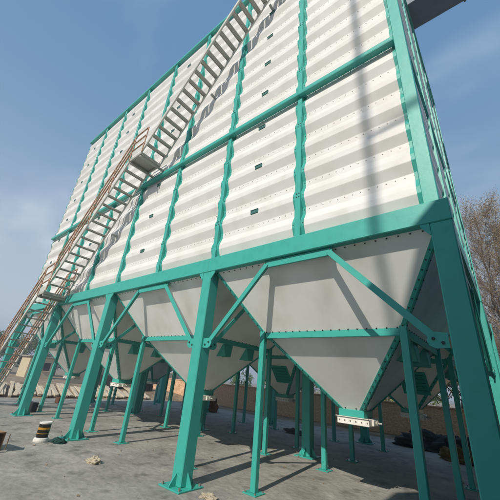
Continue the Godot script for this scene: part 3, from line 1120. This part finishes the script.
# ---------------------------------------------------------------- small things on the slab
func lump(called: String, at: Vector3, s: Vector3, m: Material, label: String, cat: String, seed_: int) -> void:
	var nz := FastNoiseLite.new(); nz.seed = seed_; nz.frequency = 0.9
	var g := Geo.new()
	var R := 22
	var K := 40
	var P := []
	for j in R + 1:
		var row := []
		var ph := PI * 0.5 * j / R
		for i in K + 1:
			var th := TAU * (i % K) / K
			var d := Vector3(cos(th) * cos(ph), sin(ph), sin(th) * cos(ph))
			var f := 1.0 + nz.get_noise_3dv(d * 1.3) * 0.7 + nz.get_noise_3dv(d * 4.0) * 0.28 + absf(nz.get_noise_3dv(d * 9.0)) * 0.16
			row.append(at + Vector3(d.x * s.x, max(0.0, d.y * s.y), d.z * s.z) * f)
		P.append(row)
	var N := []
	for j in R + 1:
		var row := []
		for i in K + 1:
			var ii := i % K
			var a: Vector3 = P[j][(ii + 1) % K] - P[j][(ii + K - 1) % K]
			var b: Vector3 = P[mini(j + 1, R)][ii] - P[maxi(j - 1, 0)][ii]
			var nn := b.cross(a)
			row.append(nn.normalized() if nn.length() > 1e-7 else Vector3.UP)
		N.append(row)
	for j in R:
		for i in K:
			g.tri_s(P[j][i], P[j + 1][i], P[j + 1][i + 1], N[j][i], N[j + 1][i], N[j + 1][i + 1])
			g.tri_s(P[j][i], P[j + 1][i + 1], P[j][i + 1], N[j][i], N[j + 1][i + 1], N[j][i + 1])
	tag(build(g, called, m), label, cat)

func build_small() -> void:
	# paint tin
	var at := Vector3(-7.95, 0, 0.72)
	var t := thing("paint_tin", at, "black and gold paint tin with white lid beside a column foot", "tin")
	var xf := Transform3D(Basis.from_scale(Vector3(.80, .92, .80)), at)
	var g := Geo.new()
	g.lathe(xf, [[0.0, 0.002], [0.185, 0.002], [0.19, 0.03], [0.175, 0.075], [0.15, 0.09], [0.0, 0.09]], 24)
	build(g, "tray", M.tin_white, t)
	g = Geo.new()
	g.lathe(xf, [[0.0, 0.091], [0.143, 0.091], [0.147, 0.10], [0.147, 0.36], [0.143, 0.37], [0.0, 0.37]], 24)
	var bd := build(g, "body", M.tin_black, t)
	g = Geo.new()
	g.lathe(xf, [[0.148, 0.25], [0.1505, 0.252], [0.1505, 0.298], [0.148, 0.30]], 24)
	build(g, "label_band", M.tin_gold, bd)
	g = Geo.new()
	g.lathe(xf, [[0.148, 0.17], [0.15, 0.171], [0.15, 0.182], [0.148, 0.183]], 24)
	build(g, "label_band", M.tin_gold, bd)
	g = Geo.new()
	g.lathe(xf, [[0.0, 0.371], [0.150, 0.371], [0.157, 0.378], [0.157, 0.405], [0.148, 0.412], [0.135, 0.402], [0.0, 0.400]], 24)
	build(g, "lid", M.tin_white, t)
	# cardboard box at the left edge
	at = Vector3(-7.62, 0, 1.78)
	t = thing("cardboard_box", at, "open cardboard box lying at the left edge of the slab", "box")
	var bs := Basis(Vector3.UP, 0.25)
	var w := 0.44
	var parts := [[Vector3(0, 0.011, 0), Vector3(w, 0.02, 0.36)], [Vector3(0, 0.29, 0), Vector3(w, 0.02, 0.36)], [Vector3(0, 0.15, -0.17), Vector3(w, 0.258, 0.018)], [Vector3(0, 0.15, 0.17), Vector3(w, 0.258, 0.018)], [Vector3(-w * 0.5 + 0.01, 0.15, 0), Vector3(0.018, 0.258, 0.32)]]
	for q in parts:
		g = Geo.new()
		g.box(Transform3D(bs, at + bs * (q[0] as Vector3)), q[1], 0.003)
		build(g, "side", M.card, t)
	g = Geo.new()
	g.box(Transform3D(bs, at + bs * Vector3(0.06, 0.10, 0)), Vector3(0.26, 0.15, 0.28), 0.04)
	build(g, "contents", M.card_in, t)
	for s in [-1.0, 1.0]:
		g = Geo.new()
		g.box(Transform3D(bs * Basis(Vector3.UP, s * 0.6), at + bs * Vector3(w * 0.5 + 0.08, 0.15, s * 0.21)), Vector3(0.20, 0.24, 0.008), 0.002)
		build(g, "flap", M.card, t)
	lump("crumpled_rag", Vector3(-5.85, 0.001, 0.52), Vector3(0.14, 0.085, 0.10), M.rag, "crumpled pale rag lying on the open concrete", "rag", 3)
	lump("dark_cloth", Vector3(-7.72, 0.001, 0.44), Vector3(0.16, 0.07, 0.13), M.cloth_teal, "dark teal cloth between the paint tin and column foot", "cloth", 5)
	lump("pale_rag", Vector3(-3.42, 0.001, -0.03), Vector3(0.13, 0.045, 0.09), M.rag, "pale rag on the concrete at the bottom edge", "rag", 8)
	lump("paper_scrap", Vector3(-9.9, 0.001, -0.85), Vector3(0.07, 0.03, 0.06), M.tin_white, "small white paper scrap on the far concrete", "paper", 9)
	# scattered chips of mortar and grit
	rng.seed = 61
	var ch := Geo.new()
	for k in 130:
		var x := rng.randf_range(-13.0, -0.6)
		var z := rng.randf_range(-6.0, 2.2)
		var r := 0.006 + 0.016 * pow(rng.randf(), 3.0)
		ch.box(Transform3D(Basis.from_euler(Vector3(rng.randf() * 0.5, rng.randf() * TAU, rng.randf() * 0.5)), Vector3(x, r * 0.45, z)), Vector3(r * 2.2, r * 1.1, r * 1.6), r * 0.4)
	tag(build(ch, "grit", M.dirt), "pale grit and mortar chips scattered over the concrete", "grit", "", "stuff")
	# dark block by the far column, brownish block further on
	g = Geo.new()
	g.box(Transform3D(Basis(Vector3.UP, 0.4), Vector3(-12.75, 0.15, -0.45)), Vector3(0.34, 0.30, 0.24), 0.02)
	tag(build(g, "dark_block", M.dark), "dark block behind the foot of a far column", "block")
	g = Geo.new()
	g.box(Transform3D(Basis(Vector3.UP, 0.2), Vector3(-15.0, 0.16, -2.15)), Vector3(0.26, 0.22, 0.2), 0.02)
	tag(build(g, "brown_block", M.card_in), "brown block near the far left silo legs", "block")
	# clutter under the right-hand back hopper
	lump("tarp_heap", Vector3(-2.1, 0.001, -9.3), Vector3(1.1, 0.5, 0.5), M.tarp, "dark tarpaulin heap under the back of the silo", "heap", 21)
	lump("grain_sack", Vector3(-1.2, 0.001, -7.9), Vector3(0.5, 0.3, 0.32), M.sack, "yellowish sack slumped beside the dark tarpaulin heap", "sack", 22)
	lump("brown_sack", Vector3(-12.0, 0.001, -8.4), Vector3(0.30, 0.55, 0.28), M.sack_brown, "brown sack standing behind the silo in front of the tan wall", "sack", 24)
	lump("dark_scrap", Vector3(-6.1, 0.001, -7.0), Vector3(0.45, 0.12, 0.22), M.tarp, "flat dark scrap on the shaded concrete between back legs", "scrap", 25)

# ---------------------------------------------------------------- main
func _ready() -> void:
	rng.seed = 2024
	var cam := Camera3D.new()
	cam.name = "camera"
	cam.fov = 80.43
	cam.near = 0.05
	cam.far = 1500.0
	add_child(cam)
	cam.position = Vector3(0.308, 1.570, 3.825)
	cam.rotation = Vector3(0.4179, 0.7173, 0.0915)
	cam.current = true
	var env := Environment.new()
	env.background_mode = Environment.BG_SKY
	env.sky = make_sky()
	env.background_energy_multiplier = 1.0
	env.tonemap_mode = Environment.TONE_MAPPER_LINEAR
	env.tonemap_exposure = 1.5
	env.sdfgi_enabled = true
	env.ssao_enabled = true
	env.ssil_enabled = true
	env.fog_enabled = true
	env.fog_density = 0.004
	env.fog_light_color = Color(.70, .74, .80)
	var we := WorldEnvironment.new()
	we.name = "world_environment"
	we.environment = env
	add_child(we)
	var sun := DirectionalLight3D.new()
	sun.name = "sun"
	sun.light_energy = 1.0
	sun.light_angular_distance = 0.5
	sun.light_color = Color(1.0, .965, .91)
	sun.shadow_enabled = true
	add_child(sun)
	var el := deg_to_rad(38.5)
	var to_sun := Vector3(0.14 * cos(el), sin(el), 0.99 * cos(el)).normalized()
	sun.look_at_from_position(to_sun * 50.0, Vector3.ZERO, Vector3.UP)
	make_materials()
	M.tie = tmat(M.teal.albedo_texture, Color(.22, .42, .39), 0.6, 0.5)
	print("materials")
	build_ground()
	build_silo()
	print("silo")
	build_stairs()
	build_conveyor()
	build_shade_casters()
	build_background()
	print("background")
	build_small()
